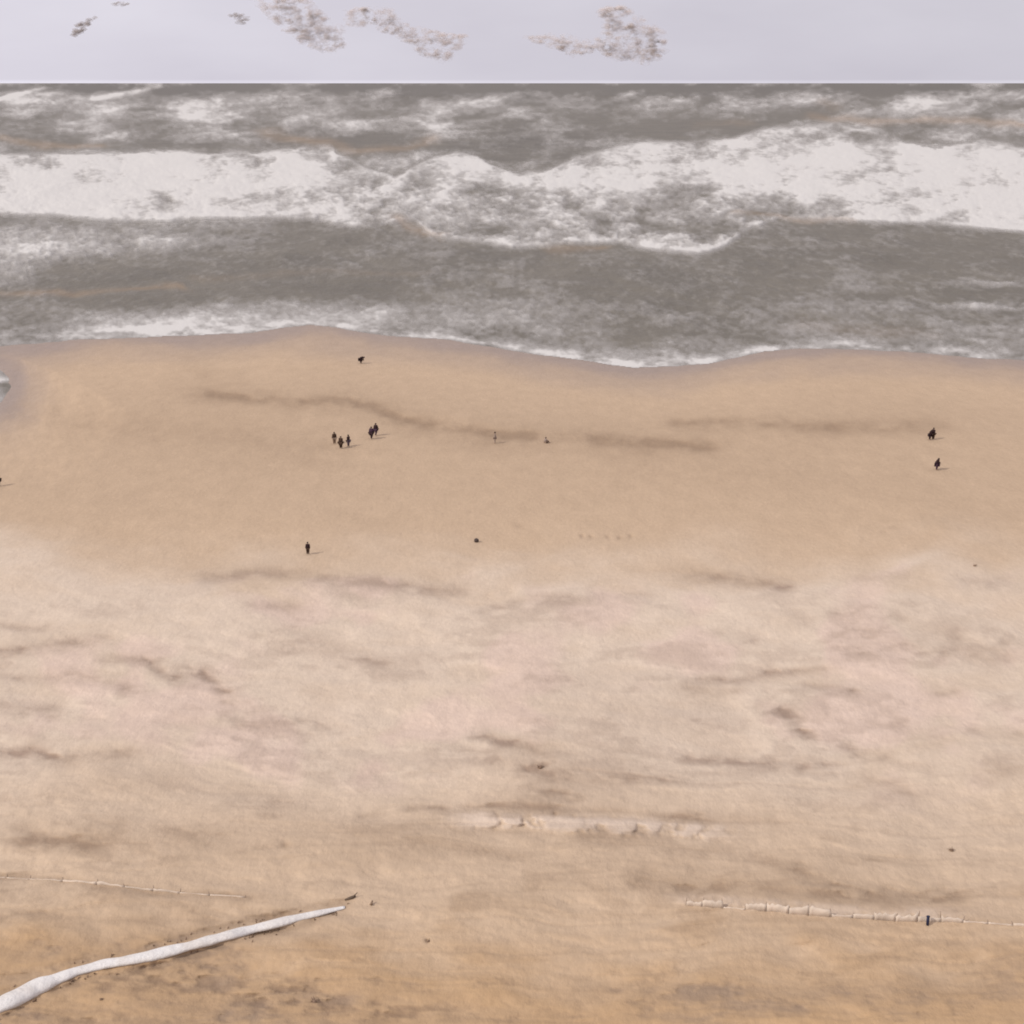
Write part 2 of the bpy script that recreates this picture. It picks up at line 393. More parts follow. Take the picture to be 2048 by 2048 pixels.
# ------------------------------------------------------------------ sea and foam
sx = axis(-60, 2110, 2.3, -2600, 4700, 40)
sy = np.concatenate([[HORIZON + .12, HORIZON + 0.5, HORIZON + 1.2], np.arange(HORIZON + 2.2, 746, 1.6), np.arange(748, 880, 4.0)])
QX, QY = np.meshgrid(sx, sy)
s = shore_dist(QX, QY)                # negative out at sea
wpx = QX + 46 * (fbm(QX / 90, QY / 40, 3, 70) - 0.5)
wpy = QY + 20 * (fbm(QX / 80, QY / 40, 3, 74) - 0.5)
fA = fbm(wpx / 84 + wpy / 60, wpy / 22, 6, 80, 0.55) - 0.5
fB = fbm(wpx / 52, wpy / 26, 6, 90, 0.56) - 0.5
fC = fbm(wpx / 85, wpy / 22, 6, 100, 0.58) - 0.5
fS = fbm(QX / 11, QY / 6, 4, 110, 0.6) - 0.5
TX = [-900, 0, 200, 400, 520, 600, 655, 690, 730, 785, 830, 870, 915, 960, 1000, 1040, 1100, 1150, 1200, 1290, 1400, 1480, 1540, 1600, 1660, 1740, 1800, 1870, 1960, 2048, 2900]
TY = [300, 303, 304, 302, 298, 290, 288, 310, 330, 348, 330, 312, 303, 312, 335, 346, 336, 312, 298, 275, 280, 270, 252, 248, 244, 250, 276, 290, 280, 292, 300]
BX = [-900, 0, 130, 220, 330, 400, 620, 700, 745, 790, 830, 860, 900, 960, 1020, 1080, 1130, 1240, 1310, 1400, 1450, 1500, 1560, 1700, 1850, 2048, 2900]
BY = [440, 432, 436, 446, 446, 440, 442, 460, 467, 452, 446, 474, 482, 488, 500, 497, 490, 490, 504, 512, 498, 462, 442, 446, 450, 468, 480]
fB2 = fbm(wpx / 130, wpy / 40, 4, 95, 0.55) - 0.5
tl = np.interp(wpx * .4 + QX * .6, TX, TY) + 26 * fB + 10 * fS
bl = np.interp(wpx * .25 + QX * .75, BX, BY) + 6 * fC
d = np.minimum(QY - tl, bl - QY)
inB = sstep(-7, 9, d)
dens = 0.74 + 0.6 * fB2
for cx, cy, rx, ry, k in ((250, 370, 420, 60, .30), (910, 330, 70, 22, .25), (1750, 340, 330, 55, .28), (2000, 400, 160, 50, .25), (1180, 370, 160, 22, .16), (1050, 345, 90, 20, .1),
                          (760, 385, 120, 45, -.14), (1100, 440, 330, 48, -.26), (1600, 415, 130, 26, -.22), (1000, 400, 160, 30, -.10), (1450, 478, 80, 40, -.30), (700, 330, 60, 16, -.2), (1160, 470, 260, 24, -.10), (20, 300, 60, 10, -.2)):
    dens = dens + k * ell(QX, QY, cx, cy, rx, ry)
rim = ell(0 * QX, bl - QY, 0, 5, 1, 6) * (QY < bl + 2)
LB = inB * np.clip(dens + (0.95 * fB + .42 * fS) * np.clip(1.6 - dens, .5, 1.0) * 1.2 + 0.12 * rim * (QX > 780), 0, 1.1)
# outer water
LA = 0.38 + 1.05 * fA + 0.55 * fB2 + .45 * fS + .35 * fB
for cx, cy, rx, ry, k in ((370, 215, 75, 34, .40), (205, 210, 55, 17, .30), (20, 200, 60, 9, .35), (100, 240, 240, 34, .10), (400, 250, 140, 30, .12), (720, 235, 200, 40, .06), (1830, 205, 60, 14, .26), (1400, 205, 200, 16, .08), (1150, 205, 60, 16, .12), (900, 250, 100, 22, .06),
                          (900, 176, 1500, 9, -.34), (1330, 250, 190, 28, -.24), (1050, 285, 150, 40, -.22), (1250, 210, 240, 40, -.06), (250, 178, 130, 7, -.2), (300, 290, 340, 11, -.28), (740, 285, 120, 30, -.14), (1850, 240, 200, 16, -.16), (1950, 205, 120, 60, -.02)):
    LA = LA + k * ell(QX, QY, cx, cy, rx, ry)
LA = LA + .5 * stroke(QX, QY, [(-40, 208), (30, 190), (85, 176)], 4) + .4 * stroke(QX, QY, [(190, 198), (250, 186), (320, 173)], 5)
aboveB = sstep(4, -6, QY - tl)
# inner water
LC = 0.19 + 0.55 * fC + .42 * fS + .34 * fB2
for cx, cy, rx, ry, k in ((180, 480, 330, 34, .34), (110, 500, 220, 18, .16), (15, 535, 85, 60, .34), (430, 640, 280, 34, .30), (640, 620, 160, 30, .16), (960, 585, 140, 60, .16), (900, 640, 260, 40, .14), (1990, 566, 85, 9, .34), (1940, 612, 160, 10, .28), (1830, 660, 260, 40, .15), (1260, 712, 240, 22, .2),
                          (1160, 625, 180, 60, .02), (620, 560, 420, 40, -.14), (250, 600, 260, 22, -.12), (1750, 500, 330, 40, -.04), (1200, 560, 160, 40, -.06), (1250, 660, 140, 30, -.08)):
    LC = LC + k * ell(QX, QY, cx, cy, rx, ry)
LC = LC + .22 * stroke(wpx, wpy, [(1930, 556), (1970, 568), (2060, 576)], 4) + .16 * stroke(wpx, wpy, [(1800, 595), (1880, 612), (2060, 622)], 5)
lace = fbm(QX / 55, QY / 14, 4, 130) - 0.5
amp = np.interp(QX, [0, 300, 560, 800, 1000, 1200, 1400, 1480, 1560, 1650, 1800, 2048], [.20, .24, .22, .18, .20, .26, .26, .10, .22, .24, .15, .18])
wid = np.interp(QX, [0, 500, 600, 950, 1080, 1420, 1500, 2048], [13, 12, 5, 5, 8, 9, 8, 12])
off = np.interp(QX, [0, 300, 600, 1000, 2048], [17, 12, 5, 5, 8])
shoreb = np.where(s < 4, amp * np.exp(-((s + off) / wid) ** 2) * np.clip(1 + 4.5 * lace, .0, 2.2) + 0.24 * np.exp(s / 42.0), 0.2)
LC = LC + shoreb * sstep(560, 640, QY)
LC = LC + .35 * stroke(QX, QY, [(-60, 765), (20, 760), (45, 752)], 5)
belowB = sstep(-6, 4, QY - bl)
L = LA * aboveB * (1 - belowB) + LC * belowB * (1 - aboveB)
L = np.maximum(L * (1 - inB), 0) + LB
L = np.clip(L, 0, 1.1)
silt = np.zeros_like(QX)
for pts, w, k in (([(0, 280), (110, 292), (200, 290)], 6, .7), ([(530, 268), (640, 285), (700, 300), (800, 295), (860, 282)], 9, .7), ([(0, 585), (180, 582), (370, 575)], 6, .5), ([(400, 555), (600, 545), (860, 545)], 6, .15),
                  ([(800, 445), (850, 468), (880, 474)], 8, .6), ([(1100, 500), (1200, 494)], 7, .5), ([(1620, 232), (1760, 240), (1900, 240), (2048, 246)], 7, .75), ([(1390, 250), (1500, 240)], 6, .3), ([(1480, 430), (1700, 446)], 5, .5), ([(1640, 205), (1660, 215)], 8, .4), ([(1600, 650), (1850, 670)], 14, .2)):
    silt = np.maximum(silt, k * stroke(wpx, wpy, pts, w)) * 1.0
silt = np.clip(silt * (1 + 1.6 * fA), 0, 1)
dusk = sstep(235, 172, QY) * .5 + .35 * ell(QX, QY, 1100, 290, 250, 40) + .3 * ell(QX, QY, 600, 275, 300, 20) + np.clip(.6 * fC, -.2, .3)
dusk = np.clip(dusk, 0, 1)
# swell and breaker heights, metres
calm = sstep(0, 130, -s)
prof = sstep(-8, 45, bl - QY) * np.exp(-np.maximum(bl - QY, 0) / 70.0)
hgt = calm * (0.8 * prof + 0.25 * sstep(0.3, 0.8, L) + 1.3 * fC + 0.7 * fB * sstep(560, 400, QY))
hgt = hgt + calm * 1.0 * stroke(QX, QY, [(560, 512), (680, 478), (800, 440)], 14)
hgt = np.where(QY < 240, hgt * sstep(170, 240, QY), hgt)
hgt = np.clip(hgt, -0.8, 4)
hgt = hgt - 0.01 * (1 - calm)
SXW, SYW = on_height(QX, QY, 0 * QX)
thin = sstep(0.06, 0.95, L) * .8
sea = grid_mesh("sea", SXW, SYW, hgt, attrs={"sea_a": np.stack([thin, silt, dusk, np.ones_like(QX)], -1)})
sea.data.materials.append(M_sea)
tag(sea, "grey brown turbid sea reaching the horizon", "sea", kind="structure")

def foam_sheet(name, label, zone):
    lv = L + 0.0
    thick = np.clip((lv - 0.36) * 1.6, 0, 1)
    up = 0.02 + thick * (0.04 + 0.3 * calm) * (0.6 + 0.8 * (fS + .5))
    m = (lv > 0.24) & zone & (s < 1.0) & (QY > HORIZON + 3)
    keep = m[:-1, :-1] & m[1:, :-1] & m[1:, 1:] & m[:-1, 1:]
    fo = grid_mesh(name, SXW, SYW, hgt + up, keep=keep, attrs={"foam_a": np.stack([np.clip(lv, 0, 1), silt * .7 * (lv < .8), 0 * lv, np.ones_like(lv)], -1)})
    fo.data.materials.append(M_foam)
    tag(fo, label, "foam", kind="stuff")
    return fo
mid = (QY > tl - 3) & (QY < bl + 3)
foam_sheet("breaker_foam", "thick white foam of the long breaking wave across the sea", mid)
foam_sheet("whitecap_foam", "scattered white foam patches on the outer sea under the horizon", (QY <= tl - 3))
foam_sheet("swash_foam", "thin white foam streaks and lace washing up to the beach", (QY >= bl + 3))

# ------------------------------------------------------------------ generic mesh building
def mesh_obj(name, verts, faces, mat, parent=None, smooth=True):
    me = bpy.data.meshes.new(name); me.from_pydata([tuple(v) for v in verts], [], faces); me.update()
    if smooth: me.polygons.foreach_set("use_smooth", [True] * len(me.polygons))
    o = bpy.data.objects.new(name, me); COL.objects.link(o)
    if mat: me.materials.append(mat)
    if parent: o.parent = parent
    return o
def tube(path, radii, seg=8, flat=1.0):
    """closed tapered tube through the path; flat scales it upright"""
    V, Fc = [], []
    n = len(path)
    for i, p in enumerate(path):
        p = Vector(p)
        t = (Vector(path[min(i + 1, n - 1)]) - Vector(path[max(i - 1, 0)])).normalized()
        a = t.cross(Vector((0, 0, 1)))
        if a.length < 1e-3: a = Vector((1, 0, 0))
        a.normalize(); b_ = a.cross(t).normalized()
        for k in range(seg):
            an = 2 * math.pi * k / seg
            V.append(p + a * (math.cos(an) * radii[i]) + b_ * (math.sin(an) * radii[i] * flat))
    for i in range(n - 1):
        for k in range(seg):
            Fc.append((i * seg + k, i * seg + (k + 1) % seg, (i + 1) * seg + (k + 1) % seg, (i + 1) * seg + k))
    Fc.append(tuple(range(seg))[::-1]); Fc.append(tuple((n - 1) * seg + k for k in range(seg)))
    return V, Fc
def join(parts):
    V, Fc = [], []
    for v, f in parts:
        o = len(V); V += list(v); Fc += [tuple(i + o for i in q) for q in f]
    return V, Fc
def blob(c, r, sub=2, rough=0.15, seed=0):
    bm = bmesh.new(); bmesh.ops.create_icosphere(bm, subdivisions=sub, radius=1.0)
    rnd = random.Random(seed); ph = [rnd.uniform(0, 6.28) for _ in range(6)]
    V = []
    for v in bm.verts:
        p = v.co
        k = 1 + rough * (math.sin(3 * p.x + ph[0]) + math.sin(4 * p.y + ph[1]) + math.sin(3.5 * p.z + ph[2]) + .6 * math.sin(7 * p.x + 5 * p.z + ph[3])) / 2
        V.append(Vector((c[0] + p.x * r[0] * k, c[1] + p.y * r[1] * k, c[2] + p.z * r[2] * k)))
    Fc = [tuple(v.index for v in f.verts) for f in bm.faces]
    bm.free()
    return V, Fc

# ------------------------------------------------------------------ white tube on the sand
M_tube, nt, b = new_mat("white_cloth")
c = n_ramp(nt, n_noise(nt, 0.9, 6, 0.6), [(0.25, (0.58, 0.545, 0.50)), (0.55, (0.66, 0.63, 0.59)), (0.8, (0.69, 0.665, 0.63))])
c = n_mix(nt, n_ramp(nt, n_noise(nt, 0.35, 5), [(0.50, (0, 0, 0)), (0.76, (.5, .5, .5))]), c, (0.52, 0.43, 0.34))
nt.links.new(c, b.inputs['Base Color']); b.inputs['Roughness'].default_value = 0.9; b.inputs['Specular IOR Level'].default_value = .15
nt.links.new(n_bump(nt, n_noise(nt, 2.0, 6, .65), .8, .2), b.inputs['Normal'])
CL = [(-110, 2060, 36), (-50, 2034, 36), (0, 2013, 35), (40, 1995, 37), (75, 1976, 39), (110, 1961, 32), (150, 1945, 24), (185, 1936, 22), (210, 1929, 25), (240, 1925, 25), (300, 1914, 25), (350, 1901, 25), (400, 1888, 24), (450, 1874, 24),
      (500, 1861, 23), (550, 1849, 22), (590, 1838, 20), (630, 1829, 17), (660, 1822, 13), (690, 1815, 7)]
path, rad = [], []
xx = np.array([c_[0] for c_ in CL], float)
for px in np.arange(-110, 691, 5.0):
    py = float(np.interp(px, xx, [c_[1] for c_ in CL])); w = float(np.interp(px, xx, [c_[2] for c_ in CL]))
    p = spot(px, py); r = .63 * w / metre(px, py, p.z)
    r *= 1 + .35 * (vnoise(np.array(px / 22.0), np.array(3.3)) - .5)
    path.append(p + Vector((0, 0, r * .12))); rad.append(r)
def smooth(a, k=3):
    for _ in range(k): a = [a[0]] + [(a[i - 1] + a[i] * 2 + a[i + 1]) / 4 for i in range(1, len(a) - 1)] + [a[-1]]
    return a
path, rad = smooth(path), smooth(rad)
o = mesh_obj("white_tube", *tube(path, rad, 14, .46), M_tube)
tag(o, "long lumpy white tube lying across the brown sand, tapering away from the camera", "tube")

# ------------------------------------------------------------------ litter, sticks, lumps
M_weed = simple("dry_weed", (0.105, 0.070, 0.045), .95)
M_wood = simple("driftwood", (0.115, 0.082, 0.058), .9)
M_stone = simple("dark_stone", (0.070, 0.052, 0.045), .8, .25, 6)
M_lump = simple("brown_lump", (0.210, 0.140, 0.095), .95)

def clump(name, label, px, py, size, n, seed, mat=None, cat="debris"):
    rnd = random.Random(seed); base = spot(px, py); parts = []
    parts.append(blob((0, 0, size * .12), (size * .45, size * .4, size * .26), 2, .3, seed))
    for k in range(n):
        a = rnd.uniform(0, 6.283); l = size * rnd.uniform(.4, 1.0)
        p0 = Vector((rnd.uniform(-.2, .2) * size, rnd.uniform(-.2, .2) * size, size * .1))
        p2 = p0 + Vector((math.cos(a) * l, math.sin(a) * l, rnd.uniform(-.05, .5) * size))
        p1 = (p0 + p2) / 2 + Vector((0, 0, .22 * size))
        parts.append(tube([p0, p1, p2], [size * .05, size * .045, size * .012], 4))
    o = mesh_obj(name, *join(parts), mat or M_weed); o.location = base - Vector((0, 0, .02))
    return tag(o, label, cat)
clump("weed_clump", "small brown weed clump alone in the middle of the pale sand", 1080, 1536, .42, 16, 1, M_lump)
clump("weed_clump", "small dark weed clump on pale sand above the right end of the fence", 1902, 1701, .34, 12, 2, M_lump)
clump("weed_clump", "tiny brown weed clump near the right edge of the beach below the bent person", 1949, 1132, .40, 10, 3, M_lump)
clump("weed_clump", "brown weed clump on the golden sand at the bottom, right of the white tube", 628, 2004, .38, 14, 4, M_lump)
clump("weed_clump", "tiny dark weed clump on brown sand just below the white tube", 203, 1999, .22, 10, 5, M_lump)
clump("weed_clump", "small weed clump on bare sand between the white tube and the fence", 858, 1883, .30, 10, 6, M_lump)

pts = [spot(690, 1801) + Vector((0, 0, .05)), spot(697, 1799) + Vector((0, 0, .07)), spot(704, 1797) + Vector((0, 0, .08)), spot(711, 1794) + Vector((0, 0, .06))]
trunk = tube(pts, [.06, .09, .11, .07], 8)
twig = tube([pts[2], pts[2] + Vector((.35, .25, .22))], [.06, .02], 5)
o = mesh_obj("driftwood", *join([trunk, twig]), M_wood)
tag(o, "short dark driftwood log lying at the far tip of the white tube", "driftwood")
o = mesh_obj("driftwood", *tube([spot(742, 1812) + Vector((0, 0, .1)), spot(745, 1806) + Vector((0, 0, .18))], [.09, .05], 6), M_lump)
tag(o, "tiny pale brown wood stub on the sand right of the white tube tip", "driftwood")

# dark round stone
p = spot(953, 1084); m_ = metre(953, 1084)
V, Fc = blob((0, 0, 0), (4.6 / m_, 4.6 / m_, 4.4 / m_), 3, .10, 11)
o = mesh_obj("dark_stone", V, Fc, M_stone); o.location = p + Vector((0, 0, 3.2 / m_))
tag(o, "small dark round stone alone on the middle of the beach", "stone")

# litter along the tube: brown stalks, too small to count
rnd = random.Random(21); parts = []
for k in range(130):
    px = rnd.uniform(-60, 700); side = rnd.choice((-1, 1))
    w = float(np.interp(px, xx, [c_[2] for c_ in CL])) * .5
    py = float(np.interp(px, xx, [c_[1] for c_ in CL])) + side * (w + abs(rnd.gauss(0, 4)) + 1)
    if fbm(np.array(px / 30.0), np.array(side * 3.0), 3, 5) < .47: continue
    p = spot(px, py); a = rnd.uniform(0, 6.28); l = rnd.uniform(.06, .20)
    q = p + Vector((math.cos(a) * l, math.sin(a) * l, rnd.uniform(.02, .12)))
    parts.append(tube([p - Vector((0, 0, .02)), (p + q) / 2 + Vector((0, 0, .05)), q], [.045, .04, .015], 3))
o = mesh_obj("weed_litter", *join(parts), M_lump)
tag(o, "brown weed litter strewn along both edges of the white tube", "litter", kind="stuff")

# ------------------------------------------------------------------ low cloth fence on the right
M_post = simple("weathered_post", (0.30, 0.225, 0.17), .9)
M_cloth = simple("pale_cloth", (0.565, 0.470, 0.375), .95, .16, 1.1)
M_navy = simple("dark_blue_paint", (0.018, 0.020, 0.045), .6)
def low_fence(FP, FH, label, seed, scale=1.0):
    """weathered posts with cloth in front, half drowned in sand"""
    root = bpy.data.objects.new("sand_fence", None); COL.objects.link(root)
    root.location = spot(*FP[len(FP) // 2]); base = Vector(root.location)
    tag(root, label, "fence", "low cloth fences")
    G = [spot(*q) for q in FP]
    rnd = random.Random(seed)
    for g, h in zip(G, FH):
        q = g - base; tilt = Vector((rnd.uniform(-.12, .12), rnd.uniform(-.06, .06), 0)); h = h * rnd.uniform(.6, 1.15)
        mesh_obj("post", *tube([q + Vector((0, -.03, -.15)), q + tilt * .6 + Vector((.01, -.03, h * .6)), q + tilt + Vector((0, -.03, h + .05))], [.034, .03, .026], 6), M_post, root)
    for i in range(len(G) - 1):
        n = 8; V = []; h0, h1 = FH[i] * rnd.uniform(.6, 1.1), FH[i + 1] * rnd.uniform(.4, 1.1)
        if rnd.random() < .3: h0, h1 = h0 * .35, h1 * .5
        for k in range(n + 1):
            t = k / n; q = G[i].lerp(G[i + 1], .01 + .98 * t) - base
            h = (h0 * (1 - t) + h1 * t) * (1 - .16 * math.sin(math.pi * t)) * rnd.uniform(.62, 1.08)
            bul = .05 * math.sin(math.pi * t) * rnd.uniform(.6, 1.2)
            for (zz, yy) in ((-.12, -.13), (h * .5, -.13 + bul), (h, -.12 + bul * .4), (h, -.095 + bul * .4), (h * .5, -.105 + bul), (-.12, -.105)):
                V.append(q + Vector((0, yy, zz)))
        Fc = []
        for k in range(n):
            for j in range(6):
                Fc.append((k * 6 + j, (k + 1) * 6 + j, (k + 1) * 6 + (j + 1) % 6, k * 6 + (j + 1) % 6))
        Fc.append((0, 1, 2, 3, 4, 5)); Fc.append(tuple(n * 6 + j for j in (5, 4, 3, 2, 1, 0)))
        mesh_obj("cloth_panel", V, Fc, M_cloth, root)
low_fence([(1372, 1808), (1404, 1811), (1446, 1815), (1490, 1818), (1532, 1820), (1577, 1825), (1617, 1829), (1662, 1831), (1705, 1834), (1747, 1837), (1790, 1840), (1834, 1842), (1881, 1842), (1925, 1843), (1975, 1846), (2025, 1850), (2080, 1853)],
          [.4, .5, .55, .5, .65, .62, .7, .7, .5, .62, .55, .7, .66, .45, .35, .3, .3], "low pale cloth fence on weathered posts, half buried at lower right", 5)
low_fence([(-30, 1752), (14, 1755), (60, 1758), (126, 1762), (195, 1768), (250, 1773), (307, 1780), (360, 1785), (420, 1790), (490, 1794)],
          [.3, .32, .3, .35, .34, .3, .34, .28, .25, .2], "faint low cloth fence nearly buried above the white tube at left", 9)
root2 = bpy.data.objects.new("marker_post", None); COL.objects.link(root2)
root2.location = spot(1855, 1850)
tag(root2, "dark blue marker post standing in front of the low cloth fence", "post")
ph = 20.0 / metre(1855, 1844)
mesh_obj("shaft", *tube([(0, 0, -.15), (0, 0, ph * .3), (0, 0, ph * .9)], [.085, .10, .10], 10), M_navy, root2)
mesh_obj("cap", *tube([(0, 0, ph * .9), (0, 0, ph * .95), (0, 0, ph)], [.125, .115, .05], 10), M_navy, root2)

# ------------------------------------------------------------------ people
M_skin = simple("skin", (0.30, 0.19, 0.14), .7)
M_hair = simple("dark_hair", (0.016, 0.011, 0.009), .7)
CLOTH = {}
def cloth(col):
    if col not in CLOTH: CLOTH[col] = simple("clothing", col, .95, .2, 12)
    return CLOTH[col]

def skin_mesh(name, verts, radii, edges, rootv, mat, parent, sub=1, extra=None):
    me = bpy.data.meshes.new(name); me.from_pydata([tuple(v) for v in verts], edges, []); me.update()
    o = bpy.data.objects.new(name, me); COL.objects.link(o)
    md = o.modifiers.new("s", 'SKIN')
    if not me.skin_vertices: me.skin_vertices.new()
    for i, sv in enumerate(me.skin_vertices[0].data):
        r = radii[i]
        sv.radius = r if isinstance(r, tuple) else (r, r)
        sv.use_root = (i == rootv)
    md.use_smooth_shade = True
    ss = o.modifiers.new("d", 'SUBSURF'); ss.levels = sub; ss.render_levels = sub
    dg = bpy.context.evaluated_depsgraph_get()
    m2 = bpy.data.meshes.new_from_object(o.evaluated_get(dg))
    o.modifiers.clear(); o.data = m2; bpy.data.meshes.remove(me); m2.name = name
    if extra:
        bm = bmesh.new(); bm.from_mesh(m2)
        V, Fc = extra
        vv = [bm.verts.new(tuple(v)) for v in V]
        for f in Fc:
            try: bm.faces.new([vv[i] for i in f])
            except ValueError: pass
        bm.to_mesh(m2); bm.free()
    m2.materials.clear(); m2.materials.append(mat)
    m2.polygons.foreach_set("use_smooth", [True] * len(m2.polygons))
    o.parent = parent
    return o

def person(label, px, py, h, face, pose, top, legs, group=None, hair=True, skirt=False, bulk=1.0):
    """joints in units of body height; y is the way the figure faces"""
    root = bpy.data.objects.new("person", None); COL.objects.link(root)
    root.location = spot(px, py); root.rotation_euler = (0, 0, face)
    tag(root, label, "person", group)
    J = dict(pel=(0, 0, .53), spi=(0, 0, .64), che=(0, .005, .76), nec=(0, .0, .84), hea=(0, .012, .885), mid=(0, .012, .935), cro=(0, .0, .975),
             lsh=(-.105, 0, .805), rsh=(.105, 0, .805), lel=(-.135, -.01, .65), rel=(.135, -.01, .65), lwr=(-.135, .04, .51), rwr=(.135, .04, .51), lha=(-.133, .055, .47), rha=(.133, .055, .47),
             lhi=(-.05, 0, .50), rhi=(.05, 0, .50), lkn=(-.058, .012, .285), rkn=(.058, .012, .285), lan=(-.06, -.005, .045), ran=(.06, -.005, .045), lto=(-.066, .085, .018), rto=(.066, .085, .018))
    J.update(pose)
    h = h * 1.06
    J = {k: Vector(v) * h for k, v in J.items()}
    rr = dict(pel=(.085, .065), spi=(.078, .058), che=(.088, .062), nec=.032, hea=.042, mid=.055, cro=.036, lsh=.040, rsh=.040, lel=.028, rel=.028, lwr=.019, rwr=.019, lha=.022, rha=.022,
              lhi=.055, rhi=.055, lkn=.038, rkn=.038, lan=.024, ran=.024, lto=.020, rto=.020)
    ed = [("pel", "spi"), ("spi", "che"), ("che", "nec"), ("nec", "hea"), ("hea", "mid"), ("mid", "cro"), ("che", "lsh"), ("che", "rsh"), ("lsh", "lel"), ("rsh", "rel"), ("lel", "lwr"), ("rel", "rwr"), ("lwr", "lha"), ("rwr", "rha"),
          ("pel", "lhi"), ("pel", "rhi"), ("lhi", "lkn"), ("rhi", "rkn"), ("lkn", "lan"), ("rkn", "ran"), ("lan", "lto"), ("ran", "rto")]
    def build(name, keys, mat, grow, rootkey, extra=None):
        idx = {k: i for i, k in enumerate(keys)}
        rad_ = []
        for k in keys:
            r = rr[k]; r = tuple(q * h * grow for q in r) if isinstance(r, tuple) else r * h * grow
            rad_.append(r)
        return skin_mesh(name, [J[k] for k in keys], rad_, [(idx[a], idx[b_]) for a, b_ in ed if a in idx and b_ in idx], idx[rootkey], mat, root, 1, extra)
    # fingers, nose, ears
    ex = []
    for sgn, wr, ha in ((-1, "lwr", "lha"), (1, "rwr", "rha")):
        dirv = (J[ha] - J[wr]).normalized(); side = dirv.cross(Vector((1, 0, 0))).normalized() if abs(dirv.x) < .9 else Vector((0, 1, 0))
        inn = dirv.cross(side)
        for k, ln in enumerate((.036, .042, .040, .032)):
            p0 = J[ha] + side * (k - 1.5) * .0105 * h
            p1 = p0 + dirv * ln * .6 * h; p2 = p1 + (dirv * .8 + inn * .4 * sgn).normalized() * ln * .55 * h
            ex.append(tube([p0, p1, p2], [.0055 * h, .005 * h, .0035 * h], 4))
        t0 = J[wr].lerp(J[ha], .6) + side * .016 * h
        ex.append(tube([t0, t0 + (dirv + side * .8).normalized() * .03 * h, t0 + (dirv * 1.4 + side * .6).normalized() * .05 * h], [.007 * h, .006 * h, .004 * h], 4))
    hd = J["mid"]; up = (J["cro"] - J["hea"]).normalized(); fwd = Vector((0, 1, 0)); fwd = (fwd - up * fwd.dot(up)).normalized(); rt = fwd.cross(up)
    ex.append(tube([hd + fwd * .05 * h + up * .008 * h, hd + fwd * .062 * h - up * .012 * h], [.006 * h, .010 * h], 4))
    for sgn in (-1, 1):
        ex.append(blob(hd + rt * sgn * .054 * h - up * .004 * h, (.008 * h, .012 * h, .018 * h), 1, 0))
        ex.append(blob(hd + rt * sgn * .020 * h + fwd * .048 * h + up * .008 * h, (.007 * h, .006 * h, .005 * h), 1, 0))
    build("body", list(J.keys()), M_skin, 1.0, "pel", join(ex))
    build("jacket", ["pel", "spi", "che", "lsh", "rsh", "lel", "rel", "lwr", "rwr"], cloth(top), 1.24 * bulk, "pel")
    build("trousers", ["pel", "lhi", "rhi", "lkn", "rkn", "lan", "ran"], cloth(legs), 1.26 * bulk, "pel")
    if skirt:
        a = J["pel"] + Vector((0, 0, .04 * h)); c_ = (J["lkn"] + J["rkn"]) / 2 - Vector((0, 0, .06 * h))
        mesh_obj("skirt", *tube([a, a.lerp(c_, .35), c_], [.095 * h, .13 * h, .155 * h], 12), cloth(legs), root)
    V, Fc = blob((0, 0, 0), (.068 * h, .072 * h, .066 * h), 2, .05, int(px))
    V = [hd + rt * v.x + fwd * (v.y - .010 * h) + up * (v.z + .018 * h) for v in V]
    mesh_obj("hair", V, Fc, M_hair, root)
    return root

INK = (0.030, 0.015, 0.016); BRN = (0.050, 0.028, 0.018); PLM = (0.050, 0.026, 0.040); GRY = (0.16, 0.13, 0.12); TAN = (0.20, 0.14, 0.10); SLT = (0.085, 0.060, 0.075)
STRIDE = dict(lkn=(-.055, .08, .29), lan=(-.055, .07, .045), lto=(-.06, .16, .02), rkn=(.055, -.02, .29), ran=(.055, -.14, .055), rto=(.058, -.07, .018), lel=(-.135, -.06, .66), rel=(.135, .05, .66), lwr=(-.14, -.07, .52), rwr=(.14, .14, .54), lha=(-.14, -.06, .48), rha=(.14, .17, .51))
BEND = dict(pel=(0, -.06, .50), spi=(0, .04, .58), che=(0, .16, .62), nec=(0, .24, .64), hea=(0, .28, .645), mid=(0, .325, .64), cro=(0, .36, .63), lsh=(-.10, .20, .63), rsh=(.10, .20, .63),
            lel=(-.115, .21, .48), rel=(.115, .22, .47), lwr=(-.10, .25, .34), rwr=(.10, .27, .32), lha=(-.10, .265, .30), rha=(.10, .285, .28), lhi=(-.05, -.06, .47), rhi=(.05, -.06, .47), lkn=(-.06, .03, .27), rkn=(.06, .02, .27))
LEAN = dict(pel=(0, -.01, .52), spi=(0, .02, .63), che=(0, .07, .74), nec=(0, .09, .805), hea=(0, .11, .84), mid=(0, .12, .885), cro=(0, .12, .925), lsh=(-.105, .08, .785), rsh=(.105, .08, .785),
            lel=(-.14, .10, .64), rel=(.14, .10, .64), lwr=(-.10, .19, .57), rwr=(.10, .19, .57), lha=(-.08, .23, .57), rha=(.08, .23, .57), lkn=(-.08, .02, .28), rkn=(.08, .02, .28), lan=(-.095, 0, .045), ran=(.095, 0, .045), lto=(-.11, .085, .018), rto=(.11, .085, .018))
